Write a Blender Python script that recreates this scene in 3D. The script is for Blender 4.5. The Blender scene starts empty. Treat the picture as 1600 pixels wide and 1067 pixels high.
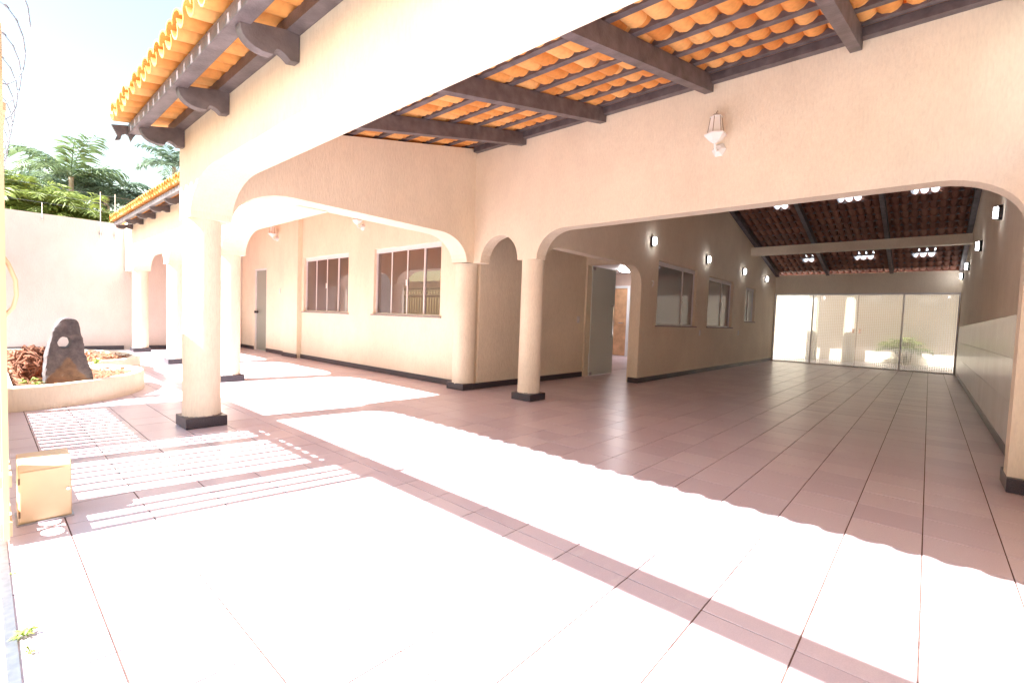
import bpy, bmesh, math, random
from mathutils import Vector, Matrix, noise as mnoise
random.seed(7)
S = bpy.context.scene
COL = S.collection
R = math.radians

# ------------------------------------------------------------------ camera
FW = Vector((0.74841167, 0.66141717, -0.04906419))
RT = Vector((0.66311217, -0.74764397, 0.03620413))
UP = Vector((0.01273651, 0.05963065, 0.99813925))
cd = bpy.data.cameras.new('camera')
cam = bpy.data.objects.new('camera', cd)
COL.objects.link(cam)
cd.sensor_fit = 'HORIZONTAL'
cd.sensor_width = 36
cd.lens = 735.69 / 1600 * 36
cd.clip_start = 0.02
cd.clip_end = 3000
cam.matrix_world = Matrix(((RT.x, UP.x, -FW.x, 0), (RT.y, UP.y, -FW.y, 0), (RT.z, UP.z, -FW.z, 1.0), (0, 0, 0, 1)))
S.camera = cam

# ------------------------------------------------------------------ light
SUNDIR = Vector((1.0, -0.15, -1.174)).normalized()     # travel direction of the sunlight
w = bpy.data.worlds.new('World')
S.world = w
w.use_nodes = True
nt = w.node_tree
bg = nt.nodes['Background']
sk = nt.nodes.new('ShaderNodeTexSky')
sk.sky_type = 'NISHITA'
sk.sun_disc = False
sk.sun_elevation = math.asin(-SUNDIR.z)
sk.sun_rotation = math.atan2(-SUNDIR.x, -SUNDIR.y)
sk.air_density = 2.0
sk.dust_density = 1.0
sk.ozone_density = 1.0
nt.links.new(sk.outputs[0], bg.inputs[0])
bg.inputs[1].default_value = 0.065
sl = bpy.data.lights.new('sun', 'SUN')
sl.energy = 5.0
sl.angle = R(0.55)
sl.color = (1.0, 0.985, 0.96)
so = bpy.data.objects.new('sun', sl)
COL.objects.link(so)
so.rotation_euler = SUNDIR.to_track_quat('-Z', 'Y').to_euler()
S.view_settings.view_transform = 'Standard'
S.view_settings.look = 'None'
S.view_settings.gamma = 1
S.view_settings.use_curve_mapping = False
S.view_settings.exposure = 2.42
S.render.engine = 'CYCLES'
S.cycles.max_bounces = 12
S.cycles.diffuse_bounces = 8
S.cycles.glossy_bounces = 4
S.cycles.transmission_bounces = 6
S.cycles.transparent_max_bounces = 12
S.cycles.use_denoising = True
S.cycles.sample_clamp_indirect = 6

# ------------------------------------------------------------------ materials
def mat(name):
    m = bpy.data.materials.new(name)
    m.use_nodes = True
    t = m.node_tree
    return m, t, t.nodes['Principled BSDF']

def N(t, kind, **kw):
    n = t.nodes.new(kind)
    for k, v in kw.items():
        setattr(n, k, v)
    return n

def pos(t, scale):
    g = N(t, 'ShaderNodeNewGeometry')
    m = N(t, 'ShaderNodeMapping')
    m.inputs['Scale'].default_value = scale
    t.links.new(g.outputs['Position'], m.inputs['Vector'])
    return m.outputs[0]

def nz(t, scale, vec, detail=4.0, rough=0.55):
    n = N(t, 'ShaderNodeTexNoise')
    n.inputs['Scale'].default_value = scale
    n.inputs['Detail'].default_value = detail
    n.inputs['Roughness'].default_value = rough
    t.links.new(vec, n.inputs['Vector'])
    return n.outputs['Fac']

def ramp(t, fac, stops):
    r = N(t, 'ShaderNodeValToRGB')
    e = r.color_ramp.elements
    e[0].position, e[0].color = stops[0][0], (*stops[0][1], 1)
    e[1].position, e[1].color = stops[-1][0], (*stops[-1][1], 1)
    for p, c in stops[1:-1]:
        x = e.new(p)
        x.color = (*c, 1)
    t.links.new(fac, r.inputs[0])
    return r.outputs[0]

def mixc(t, fac, a, b, mode='MIX'):
    m = N(t, 'ShaderNodeMix', data_type='RGBA', blend_type=mode)
    if isinstance(fac, (int, float)):
        m.inputs[0].default_value = fac
    else:
        t.links.new(fac, m.inputs[0])
    for i, v in ((6, a), (7, b)):
        if isinstance(v, tuple):
            m.inputs[i].default_value = (*v, 1)
        else:
            t.links.new(v, m.inputs[i])
    return m.outputs[2]

def bump(t, b, h, strength, dist):
    n = N(t, 'ShaderNodeBump')
    n.inputs['Strength'].default_value = strength
    n.inputs['Distance'].default_value = dist
    t.links.new(h, n.inputs['Height'])
    t.links.new(n.outputs[0], b.inputs['Normal'])

def plain(name, c, rough=0.6, metal=0.0, var=0.12, vscale=6.0, bmp=0.0, bscale=80.0):
    m, t, b = mat(name)
    v = pos(t, (1, 1, 1))
    f = nz(t, vscale, v, 5)
    lo = tuple(x * (1 - var) for x in c)
    hi = tuple(min(1, x * (1 + var)) for x in c)
    t.links.new(ramp(t, f, [(0.3, lo), (0.7, hi)]), b.inputs['Base Color'])
    b.inputs['Roughness'].default_value = rough
    b.inputs['Metallic'].default_value = metal
    if bmp:
        bump(t, b, nz(t, bscale, v, 3), bmp, 0.01)
    return m

def plaster(name, c, streak=1.0):
    m, t, b = mat(name)
    v1 = pos(t, (1, 1, 1))
    v2 = pos(t, (70, 70, 16))
    big = nz(t, 0.9, v1, 5)
    lo = tuple(x * 0.90 for x in c)
    col = ramp(t, big, [(0.3, lo), (0.65, c)])
    col = mixc(t, 0.12, col, ramp(t, nz(t, 3.5, pos(t, (1, 1, 0.45)), 7, 0.7), [(0.38, (0.62, 0.58, 0.55)), (0.56, (1, 1, 1))]), 'MULTIPLY')
    fine = nz(t, 1.0, v2, 4, 0.65)
    col = mixc(t, 0.10 * streak, col, ramp(t, fine, [(0.35, (0.25, 0.25, 0.25)), (0.6, (1, 1, 1))]), 'MULTIPLY')
    g = N(t, 'ShaderNodeNewGeometry')
    s = N(t, 'ShaderNodeSeparateXYZ')
    t.links.new(g.outputs['Position'], s.inputs[0])
    mr = N(t, 'ShaderNodeMapRange')
    mr.inputs[1].default_value, mr.inputs[2].default_value = 0.0, 0.5
    mr.inputs[3].default_value, mr.inputs[4].default_value = 0.30, 0.0
    t.links.new(s.outputs[2], mr.inputs[0])
    mu = N(t, 'ShaderNodeMath', operation='MULTIPLY')
    t.links.new(mr.outputs[0], mu.inputs[0])
    t.links.new(nz(t, 5.0, v1, 6, 0.7), mu.inputs[1])
    col = mixc(t, mu.outputs[0], col, tuple(x * 0.6 for x in c))          # splash dirt near the floor
    t.links.new(col, b.inputs['Base Color'])
    b.inputs['Roughness'].default_value = 0.9
    b.inputs['Specular IOR Level'].default_value = 0.2
    bump(t, b, fine, 0.8, 0.007)
    return m

M = {}
M['wall'] = plaster('peach_plaster', (0.90, 0.80, 0.645))
M['garden'] = plaster('garden_wall_plaster', (0.66, 0.585, 0.53), 0.6)
M['wood'] = plain('dark_wood', (0.12, 0.10, 0.106), 0.5, var=0.35, vscale=9, bmp=0.25)
M['granite'] = plain('black_granite', (0.045, 0.038, 0.048), 0.32, var=0.6, vscale=160)
M['white'] = plain('white_paint', (0.80, 0.79, 0.78), 0.4, var=0.03)
M['alu'] = plain('white_aluminium', (0.78, 0.76, 0.76), 0.35, var=0.03)
M['sill'] = plain('grey_stone_sill', (0.30, 0.25, 0.24), 0.5, var=0.2, vscale=60)
M['tan'] = plain('tan_gate_paint', (0.70, 0.52, 0.32), 0.45, var=0.08, vscale=4)
M['iron'] = plain('dark_gate_paint', (0.35, 0.25, 0.16), 0.5, var=0.1)
M['steel'] = plain('galvanised_steel', (0.42, 0.42, 0.45), 0.35, 0.9, var=0.15, vscale=40)
M['chrome'] = plain('chrome', (0.75, 0.75, 0.76), 0.15, 1.0, var=0.03)
M['blackmetal'] = plain('black_metal', (0.03, 0.03, 0.033), 0.4, var=0.2)
M['bronze'] = plain('bronze_edge', (0.20, 0.12, 0.07), 0.5, var=0.2)
M['plastic'] = plain('white_plastic', (0.75, 0.72, 0.68), 0.35, var=0.02)
M['interior'] = plain('interior_paint', (0.62, 0.46, 0.38), 0.8, var=0.06)
M['oak'] = plain('interior_door_wood', (0.62, 0.36, 0.20), 0.45, var=0.2, vscale=5)
M['concrete'] = plain('street_concrete', (0.34, 0.31, 0.28), 0.9, var=0.2, vscale=2, bmp=0.2)
M['ochre'] = plain('neighbour_paint', (0.52, 0.25, 0.12), 0.9, var=0.1)
M['grout'] = plain('grout', (0.13, 0.07, 0.06), 0.9, var=0.3, vscale=30)
M['soil'] = plain('dry_soil', (0.22, 0.10, 0.055), 0.95, var=0.45, vscale=25, bmp=0.8, bscale=60)
M['root'] = plain('dry_root', (0.20, 0.075, 0.04), 0.85, var=0.5, vscale=18)
M['litter'] = plain('dry_leaf', (0.34, 0.15, 0.075), 0.8, var=0.45, vscale=30)
M['weed'] = plain('weed_green', (0.22, 0.30, 0.05), 0.6, var=0.3, vscale=30)
M['trunk'] = plain('palm_trunk', (0.33, 0.27, 0.20), 0.9, var=0.3, vscale=12, bmp=0.5)
M['razor'] = plain('razor_wire_steel', (0.30, 0.29, 0.34), 0.4, 0.6, var=0.2, vscale=30)

def roof_tile_mat(nm, cs):
    m, t, b = mat(nm)
    v = pos(t, (1, 1, 1))
    oi = N(t, 'ShaderNodeObjectInfo')
    ge = N(t, 'ShaderNodeNewGeometry')
    ad = N(t, 'ShaderNodeMath', operation='ADD')
    t.links.new(oi.outputs['Random'], ad.inputs[0])
    t.links.new(ge.outputs['Random Per Island'], ad.inputs[1])
    fr_ = N(t, 'ShaderNodeMath', operation='FRACT')
    t.links.new(ad.outputs[0], fr_.inputs[0])
    c = ramp(t, fr_.outputs[0], [(0.0, cs[0]), (0.6, cs[1]), (1.0, cs[2])])
    f = nz(t, 30, v, 5)
    c = mixc(t, 0.25, c, ramp(t, f, [(0.35, (0.45, 0.45, 0.45)), (0.6, (1, 1, 1))]), 'MULTIPLY')
    t.links.new(c, b.inputs['Base Color'])
    b.inputs['Roughness'].default_value = 0.75
    bump(t, b, f, 0.2, 0.005)
    return m
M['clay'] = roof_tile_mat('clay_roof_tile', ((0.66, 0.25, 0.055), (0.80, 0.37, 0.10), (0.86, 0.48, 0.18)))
M['clay_dark'] = roof_tile_mat('dark_roof_tile', ((0.22, 0.09, 0.06), (0.27, 0.115, 0.075), (0.33, 0.15, 0.10)))  # darker clay tones for the back slope over the room

TX, TY, TX0, TY0 = 0.285, 0.289, 1.675, 4.30
def floor_mat():
    m, t, b = mat('floor_tile')
    v = pos(t, (1, 1, 1))
    g = N(t, 'ShaderNodeNewGeometry')
    mp = N(t, 'ShaderNodeMapping')
    mp.inputs['Location'].default_value = (-TX0 / TX, -TY0 / TY, 0)
    mp.inputs['Scale'].default_value = (1 / TX, 1 / TY, 0.0)
    t.links.new(g.outputs['Position'], mp.inputs['Vector'])
    fl = N(t, 'ShaderNodeVectorMath', operation='FLOOR')
    t.links.new(mp.outputs[0], fl.inputs[0])
    wn = N(t, 'ShaderNodeTexWhiteNoise', noise_dimensions='3D')
    t.links.new(fl.outputs[0], wn.inputs[0])
    c = ramp(t, wn.outputs['Value'], [(0.0, (0.60, 0.50, 0.555)), (0.5, (0.65, 0.55, 0.605)), (1.0, (0.70, 0.60, 0.64))])
    f = nz(t, 220, v, 3, 0.7)
    c = mixc(t, 0.30, c, ramp(t, f, [(0.3, (0.55, 0.55, 0.58)), (0.65, (1, 1, 1))]), 'MULTIPLY')
    d1 = nz(t, 1.0, pos(t, (3.0, 9.0, 1)), 9, 0.75)
    d2 = nz(t, 0.8, pos(t, (0.9, 0.9, 1)), 3)
    mu = N(t, 'ShaderNodeMath', operation='MULTIPLY')
    r1 = ramp(t, d1, [(0.52, (0, 0, 0)), (0.68, (1, 1, 1))])
    r2 = ramp(t, d2, [(0.40, (0.1, 0.1, 0.1)), (0.62, (1, 1, 1))])
    t.links.new(r1, mu.inputs[0])
    t.links.new(r2, mu.inputs[1])
    m2 = N(t, 'ShaderNodeMath', operation='MULTIPLY')
    m2.inputs[1].default_value = 0.6
    t.links.new(mu.outputs[0], m2.inputs[0])
    c = mixc(t, m2.outputs[0], c, (0.72, 0.66, 0.66))                 # dust scuffs
    t.links.new(c, b.inputs['Base Color'])
    rr = N(t, 'ShaderNodeMapRange')
    rr.inputs[3].default_value, rr.inputs[4].default_value = 0.24, 0.34
    t.links.new(d1, rr.inputs[0])
    t.links.new(rr.outputs[0], b.inputs['Roughness'])
    b.inputs['Specular IOR Level'].default_value = 0.45
    bump(t, b, f, 0.08, 0.002)
    return m
M['tile'] = floor_mat()

def ceramic_mat():
    m, t, b = mat('wall_ceramic')
    v = pos(t, (1, 1, 1))
    t.links.new(ramp(t, nz(t, 3, v, 6), [(0.3, (0.70, 0.67, 0.64)), (0.7, (0.78, 0.76, 0.74))]), b.inputs['Base Color'])
    b.inputs['Roughness'].default_value = 0.22
    return m
M['ceramic'] = ceramic_mat()

def tinted(name, base, gl, glcol=(0.9, 0.9, 0.95), rough=0.02):
    m, t, b = mat(name)
    b.inputs['Base Color'].default_value = (*base, 1)
    b.inputs['Roughness'].default_value = 0.3
    g = N(t, 'ShaderNodeBsdfGlossy')
    g.inputs['Color'].default_value = (*glcol, 1)
    g.inputs['Roughness'].default_value = rough
    fr = N(t, 'ShaderNodeLayerWeight')
    fr.inputs['Blend'].default_value = gl
    mx = N(t, 'ShaderNodeMixShader')
    t.links.new(fr.outputs['Fresnel'], mx.inputs[0])
    t.links.new(b.outputs[0], mx.inputs[1])
    t.links.new(g.outputs[0], mx.inputs[2])
    t.links.new(mx.outputs[0], t.nodes['Material Output'].inputs[0])
    return m
M['brownglass'] = tinted('brown_tinted_glass', (0.022, 0.011, 0.010), 0.66, (0.85, 0.78, 0.80))
M['greyglass'] = tinted('grey_window_glass', (0.20, 0.18, 0.16), 0.45)
M['frost_grey'] = tinted('grey_frosted_glass', (0.30, 0.335, 0.29), 0.15, rough=0.2)
M['frost'] = tinted('frosted_green_glass', (0.62, 0.68, 0.63), 0.25, rough=0.12)

def grid_glass():
    m, t, b = mat('dotted_film_glass')
    g = N(t, 'ShaderNodeNewGeometry')
    s = N(t, 'ShaderNodeSeparateXYZ')
    t.links.new(g.outputs['Position'], s.inputs[0])
    def wave(o):
        a = N(t, 'ShaderNodeMath', operation='MULTIPLY')
        a.inputs[1].default_value = 1 / 0.045
        t.links.new(s.outputs[o], a.inputs[0])
        f = N(t, 'ShaderNodeMath', operation='FRACT')
        t.links.new(a.outputs[0], f.inputs[0])
        c = N(t, 'ShaderNodeMath', operation='GREATER_THAN')
        c.inputs[1].default_value = 0.20
        t.links.new(f.outputs[0], c.inputs[0])
        return c.outputs[0]
    mu = N(t, 'ShaderNodeMath', operation='MULTIPLY')
    t.links.new(wave(1), mu.inputs[0])
    t.links.new(wave(2), mu.inputs[1])
    fac = N(t, 'ShaderNodeMath', operation='MULTIPLY')
    fac.inputs[1].default_value = 0.96
    t.links.new(mu.outputs[0], fac.inputs[0])
    tr = N(t, 'ShaderNodeBsdfTransparent')
    tr.inputs[0].default_value = (0.93, 0.95, 0.93, 1)
    df = N(t, 'ShaderNodeBsdfDiffuse')
    df.inputs[0].default_value = (0.75, 0.75, 0.70, 1)
    tl = N(t, 'ShaderNodeBsdfTranslucent')
    tl.inputs[0].default_value = (0.92, 0.92, 0.86, 1)
    m1 = N(t, 'ShaderNodeMixShader')
    m1.inputs[0].default_value = 0.65
    t.links.new(df.outputs[0], m1.inputs[1])
    t.links.new(tl.outputs[0], m1.inputs[2])
    m2 = N(t, 'ShaderNodeMixShader')
    t.links.new(fac.outputs[0], m2.inputs[0])
    t.links.new(tr.outputs[0], m2.inputs[1])
    t.links.new(m1.outputs[0], m2.inputs[2])
    gl = N(t, 'ShaderNodeBsdfGlossy')
    gl.inputs['Roughness'].default_value = 0.03
    fr = N(t, 'ShaderNodeFresnel')
    fr.inputs[0].default_value = 1.5
    m3 = N(t, 'ShaderNodeMixShader')
    t.links.new(fr.outputs[0], m3.inputs[0])
    t.links.new(m2.outputs[0], m3.inputs[1])
    t.links.new(gl.outputs[0], m3.inputs[2])
    t.links.new(m3.outputs[0], t.nodes['Material Output'].inputs[0])
    return m
M['gridglass'] = grid_glass()

def skyglass():
    m, t, b = mat('clear_roof_tile')
    tr = N(t, 'ShaderNodeBsdfTranslucent')
    tr.inputs[0].default_value = (0.9, 0.92, 0.95, 1)
    tp = N(t, 'ShaderNodeBsdfTransparent')
    mx = N(t, 'ShaderNodeMixShader')
    mx.inputs[0].default_value = 0.5
    t.links.new(tr.outputs[0], mx.inputs[1])
    t.links.new(tp.outputs[0], mx.inputs[2])
    t.links.new(mx.outputs[0], t.nodes['Material Output'].inputs[0])
    return m
M['skyglass'] = skyglass()

def emit(name, c, s):
    m, t, b = mat(name)
    b.inputs['Base Color'].default_value = (*c, 1)
    b.inputs['Emission Color'].default_value = (*c, 1)
    b.inputs['Emission Strength'].default_value = s
    return m
M['bulb'] = emit('lit_bulkhead_glass', (0.97, 0.97, 1.0), 8.0)
M['ceil_lamp'] = emit('lit_ceiling_lamp', (0.95, 0.96, 1.0), 16.0)
M['opal'] = plain('opal_glass', (0.85, 0.84, 0.80), 0.25, var=0.02)

def leaf_mat(name, c1, c2):
    m, t, b = mat(name)
    v = pos(t, (1, 1, 1))
    t.links.new(ramp(t, nz(t, 3.5, v, 4), [(0.3, c1), (0.7, c2)]), b.inputs['Base Color'])
    b.inputs['Roughness'].default_value = 0.5
    tl = N(t, 'ShaderNodeBsdfTranslucent')
    t.links.new(ramp(t, nz(t, 3.5, v, 4), [(0.3, c1), (0.7, c2)]), tl.inputs[0])
    mx = N(t, 'ShaderNodeMixShader')
    mx.inputs[0].default_value = 0.3
    t.links.new(b.outputs[0], mx.inputs[1])
    t.links.new(tl.outputs[0], mx.inputs[2])
    t.links.new(mx.outputs[0], t.nodes['Material Output'].inputs[0])
    return m
M['leaf_areca'] = leaf_mat('areca_leaf', (0.15, 0.20, 0.045), (0.29, 0.34, 0.08))
M['leaf_palm'] = leaf_mat('palm_leaf', (0.06, 0.10, 0.065), (0.13, 0.18, 0.10))
M['leaf_mid'] = leaf_mat('mid_palm_leaf', (0.09, 0.14, 0.06), (0.19, 0.25, 0.11))

def stone_mat():
    m, t, b = mat('standing_stone')
    v = pos(t, (1, 1, 1))
    f = nz(t, 14, v, 7, 0.65)
    dark = ramp(t, f, [(0.3, (0.060, 0.050, 0.056)), (0.7, (0.16, 0.13, 0.13))])
    brown = ramp(t, f, [(0.3, (0.11, 0.065, 0.045)), (0.7, (0.22, 0.13, 0.08))])
    g = N(t, 'ShaderNodeNewGeometry')
    s = N(t, 'ShaderNodeSeparateXYZ')
    t.links.new(g.outputs['Position'], s.inputs[0])
    dx = N(t, 'ShaderNodeMath', operation='SUBTRACT')
    dx.inputs[1].default_value = 0.585
    t.links.new(s.outputs[0], dx.inputs[0])
    ab = N(t, 'ShaderNodeMath', operation='ABSOLUTE')
    t.links.new(dx.outputs[0], ab.inputs[0])
    a = N(t, 'ShaderNodeMath', operation='MULTIPLY_ADD')      # peaked brown flank on the stone face
    a.inputs[1].default_value = 1.6
    t.links.new(ab.outputs[0], a.inputs[0])
    t.links.new(s.outputs[2], a.inputs[2])
    n2 = N(t, 'ShaderNodeMath', operation='MULTIPLY_ADD')
    n2.inputs[1].default_value = 0.3
    t.links.new(nz(t, 6, v, 4), n2.inputs[0])
    t.links.new(a.outputs[0], n2.inputs[2])
    k = ramp(t, n2.outputs[0], [(0.60, (1, 1, 1)), (0.64, (0, 0, 0))])
    t.links.new(mixc(t, k, dark, brown), b.inputs['Base Color'])
    b.inputs['Roughness'].default_value = 0.75
    bump(t, b, f, 0.6, 0.02)
    return m
M['stone'] = stone_mat()

# ------------------------------------------------------------------ mesh helpers
WORLD = {}
class MB:
    def __init__(s):
        s.v, s.f = [], []
    def add(s, vs, fs):
        o = len(s.v)
        s.v += [tuple(p) for p in vs]
        s.f += [tuple(i + o for i in f) for f in fs]
        return s
    def box(s, x0, x1, y0, y1, z0, z1):
        return s.add([(x0, y0, z0), (x1, y0, z0), (x1, y1, z0), (x0, y1, z0), (x0, y0, z1), (x1, y0, z1), (x1, y1, z1), (x0, y1, z1)],
                     [(0, 3, 2, 1), (4, 5, 6, 7), (0, 1, 5, 4), (1, 2, 6, 5), (2, 3, 7, 6), (3, 0, 4, 7)])
    def prism(s, poly, f0, f1):
        """poly 2d ring, f0/f1 map (u,v) to 3d for the two caps"""
        n = len(poly)
        vs = [f0(*p) for p in poly] + [f1(*p) for p in poly]
        fs = [tuple(range(n - 1, -1, -1)), tuple(range(n, 2 * n))]
        fs += [(i, (i + 1) % n, n + (i + 1) % n, n + i) for i in range(n)]
        return s.add(vs, fs)
    def tube(s, pts, r, n=8, cap=True):
        pts = [Vector(p) for p in pts]
        rs = r if isinstance(r, (list, tuple)) else [r] * len(pts)
        up = Vector((0, 0, 1))
        vs, fs = [], []
        prev = None
        for i, p in enumerate(pts):
            d = (pts[min(i + 1, len(pts) - 1)] - pts[max(i - 1, 0)]).normalized()
            if prev is None:
                a = d.cross(up if abs(d.z) < 0.9 else Vector((1, 0, 0))).normalized()
            else:
                a = (prev - d * prev.dot(d)).normalized()
            prev = a
            b = d.cross(a)
            for k in range(n):
                t = 2 * math.pi * k / n
                vs.append(p + (a * math.cos(t) + b * math.sin(t)) * rs[i])
        for i in range(len(pts) - 1):
            for k in range(n):
                fs.append((i * n + k, i * n + (k + 1) % n, (i + 1) * n + (k + 1) % n, (i + 1) * n + k))
        if cap:
            fs.append(tuple(range(n - 1, -1, -1)))
            fs.append(tuple((len(pts) - 1) * n + k for k in range(n)))
        return s.add(vs, fs)
    def lathe(s, prof, c, n=20, ax='z'):
        vs, fs = [], []
        for r, h in prof:
            for k in range(n):
                t = 2 * math.pi * k / n
                a, b = r * math.cos(t), r * math.sin(t)
                vs.append({'z': (c[0] + a, c[1] + b, c[2] + h), 'x': (c[0] + h, c[1] + a, c[2] + b), 'y': (c[0] + a, c[1] + h, c[2] + b)}[ax])
        for i in range(len(prof) - 1):
            for k in range(n):
                fs.append((i * n + k, i * n + (k + 1) % n, (i + 1) * n + (k + 1) % n, (i + 1) * n + k))
        fs.append(tuple(range(n - 1, -1, -1)))
        fs.append(tuple((len(prof) - 1) * n + k for k in range(n)))
        return s.add(vs, fs)
    def build(s, name, m, parent=None, smooth=False, bevel=0.0, origin=None):
        xs, ys, zs = zip(*s.v)
        o = Vector(origin) if origin else Vector(((min(xs) + max(xs)) / 2, (min(ys) + max(ys)) / 2, min(zs)))
        me = bpy.data.meshes.new(name)
        me.from_pydata([Vector(p) - o for p in s.v], [], s.f)
        bm = bmesh.new()
        bm.from_mesh(me)
        bmesh.ops.recalc_face_normals(bm, faces=bm.faces)
        big = [f for f in bm.faces if len(f.verts) > 4]
        if big:
            bmesh.ops.triangulate(bm, faces=big, ngon_method='EAR_CLIP')
        bm.to_mesh(me)
        bm.free()
        if smooth:
            me.polygons.foreach_set('use_smooth', [True] * len(me.polygons))
            me.set_sharp_from_angle(angle=R(40))
        me.materials.append(M[m] if isinstance(m, str) else m)
        ob = link(name, me, o, parent)
        if bevel:
            bv = ob.modifiers.new('bevel', 'BEVEL')
            bv.width, bv.segments, bv.limit_method = bevel, 2, 'ANGLE'
        return ob

def link(name, data, loc, parent=None):
    ob = bpy.data.objects.new(name, data)
    COL.objects.link(ob)
    loc = Vector(loc)
    WORLD[ob.name] = loc
    if parent:
        ob.parent = parent
        ob.location = loc - WORLD[parent.name]
    else:
        ob.location = loc
    return ob

def empty(name, loc, parent=None):
    return link(name, None, loc, parent)

def tag(o, label=None, cat=None, group=None, kind=None):
    if label: o['label'] = label
    if cat: o['category'] = cat
    if group: o['group'] = group
    if kind: o['kind'] = kind
    return o

def proj(p):
    d = Vector(p) - Vector((0, 0, 1))
    z = d.dot(FW)
    if z < 0.05:
        return None
    return (800 + 735.69 * d.dot(RT) / z, 533.5 - 735.69 * d.dot(UP) / z, z)

def quarter(u0, v0, u1, v1, n=10, first='v'):
    """points of a quarter ellipse from (u0,v0) to (u1,v1); leaves u0 vertically if first == 'v'"""
    out = []
    for i in range(n + 1):
        a = math.pi / 2 * i / n
        if first == 'v':
            out.append((u1 + (u0 - u1) * math.cos(a), v0 + (v1 - v0) * math.sin(a)))
        else:
            out.append((u0 + (u1 - u0) * math.sin(a), v1 + (v0 - v1) * math.cos(a)))
    return out

RS = 0.228
def zr(X):                      # top of the rafters: gable roof with its ridge at X = 9
    return 3.209 - RS * (4.265 - X) if X <= 9.0 else zr(9.0) - RS * (X - 9.0)

# ------------------------------------------------------------------ ground and floor
g = MB().add([(-400, -400, -0.06), (400, -400, -0.06), (400, 400, -0.06), (-400, 400, -0.06)], [(0, 1, 2, 3)]).build('ground', 'concrete')
tag(g, 'bare concrete ground around the house and street', kind='structure')
fl = MB().box(0.085, 16.06, -0.56, 13.32, -0.05, -0.0038).build('floor', 'grout')
tag(fl, 'pinkish ceramic tiled floor of court, carport and room', kind='structure')

def tile_mesh():
    hx, hy, c = TX / 2 - 0.0026, TY / 2 - 0.0026, 0.0014
    vs = []
    for z, d in ((-0.006, 0), (-c * 0.6, 0), (0, c)):
        vs += [(-hx + d, -hy + d, z), (hx - d, -hy + d, z), (hx - d, hy - d, z), (-hx + d, hy - d, z)]
    fs = [(8, 9, 10, 11)]
    for k in (0, 4):
        fs += [(k + i, k + (i + 1) % 4, k + 4 + (i + 1) % 4, k + 4 + i) for i in range(4)]
    return vs, fs
tv, tf = tile_mesh()
cells = []
for i in range(-6, 52):
    for j in range(-17, 33):
        cx, cy = TX0 + (i + 0.5) * TX, TY0 + (j + 0.5) * TY
        if not (0.085 < cx < 16.0 - TX / 2 + 0.1 and -0.546 + TY / 2 - 0.16 < cy < 13.25):
            continue
        if cx > 4.75 and cy > 4.9:
            continue
        if cx > 11.5 and cy > 3.9:
            continue
        pr = [proj((cx + a * TX / 2, cy + b * TY / 2, 0)) for a in (-1, 1) for b in (-1, 1)]
        area = 0
        if all(pr):
            xs = [min(max(q[0], 0), 1600) for q in pr]
            ys = [min(max(q[1], 0), 1067) for q in pr]
            area = (max(xs) - min(xs)) * (max(ys) - min(ys))
        cells.append((area, cx, cy))
cells.sort(key=lambda c: -c[0])
tme = bpy.data.meshes.new('tile')
tme.from_pydata(tv, [], tf)
tme.materials.append(M['tile'])
rnd = random.Random(3)
for k, (a, cx, cy) in enumerate(cells[:300]):
    o = link('tile', tme, (cx, cy, rnd.uniform(-0.0012, 0.0)), fl)
    o.rotation_euler = (rnd.gauss(0, 0.0012), rnd.gauss(0, 0.0012), 0)
mb = MB()
for a, cx, cy in cells[300:]:
    z = rnd.uniform(-0.0012, 0)
    mb.add([(x + cx, y + cy, zz + z) for x, y, zz in tv], tf)
tag(mb.build('tile_field', 'tile', fl), kind='stuff')

# ------------------------------------------------------------------ the house
house = empty('house', (4.4, 4.6, 0))
tag(house, 'peach plastered single-storey house with arched carport and clay tile roof', 'house')
CT = 1.72          # top of the round columns
SO = 2.035         # soffit of the arches

def yz_wall(name, poly, x0, x1, mname='wall'):
    return MB().prism(poly, lambda u, v: (x0, u, v), lambda u, v: (x1, u, v)).build(name, mname, house)
def xz_wall(name, poly, y0, y1, mname='wall', skew=0.0):
    return MB().prism(poly, lambda u, v: (u, y0 + skew * (u - 1.12), v), lambda u, v: (u, y1 + skew * (u - 1.12), v)).build(name, mname, house)

# front beam of the carport, along Y at X 1.12 - 1.42
top = zr(1.12) + 0.03
poly = [(-0.56, top), (-0.56, CT), (-0.26, CT)] + quarter(-0.26, CT, 0.29, SO)[1:] + quarter(3.91, SO, 4.46, CT, first='h') + [(4.76, CT), (4.76, top)]
yz_wall('arched_wall', poly, 1.12, 1.42)

# end wall of the carport, across from the corner column to the house
poly = [(1.425, CT)] + quarter(1.425, CT, 1.95, 2.045)[1:] + quarter(3.80, 2.045, 4.27, CT, first='h') + [(4.40, CT), (4.40, zr(4.40) - 0.02), (1.425, zr(1.425) - 0.02)]
xz_wall('arched_wall', poly, 4.46, 4.757, skew=0.052)

# lantern wall with the small and the large arch, along Y at X 4.40 - 4.68
t0 = zr(4.5) - 0.01
poly = [(-0.70, t0), (-0.70, 0), (-0.43, 0), (-0.43, CT)] + quarter(-0.43, CT, 0.02, 2.05)[1:] + quarter(3.17, 2.05, 3.55, CT, first='h') \
    + [(3.85, CT)] + quarter(3.85, CT, 4.15, 2.05)[1:] + quarter(4.16, 2.05, 4.50, CT, first='h') + [(4.90, CT), (4.90, t0)]
yz_wall('arched_wall', poly, 4.40, 4.575)

# wall with arch beside the glass entrance door (left wall of the big room begins here)
poly = [(4.579, CT - 0.05)] + quarter(4.579, CT - 0.05, 4.98, 1.92)[1:] + quarter(6.85, 1.92, 7.22, 1.60, first='h') + [(7.22, zr(7.22) - 0.01), (4.579, zr(4.579) - 0.01)]
xz_wall('arched_wall', poly, 3.587, 3.75)

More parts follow.
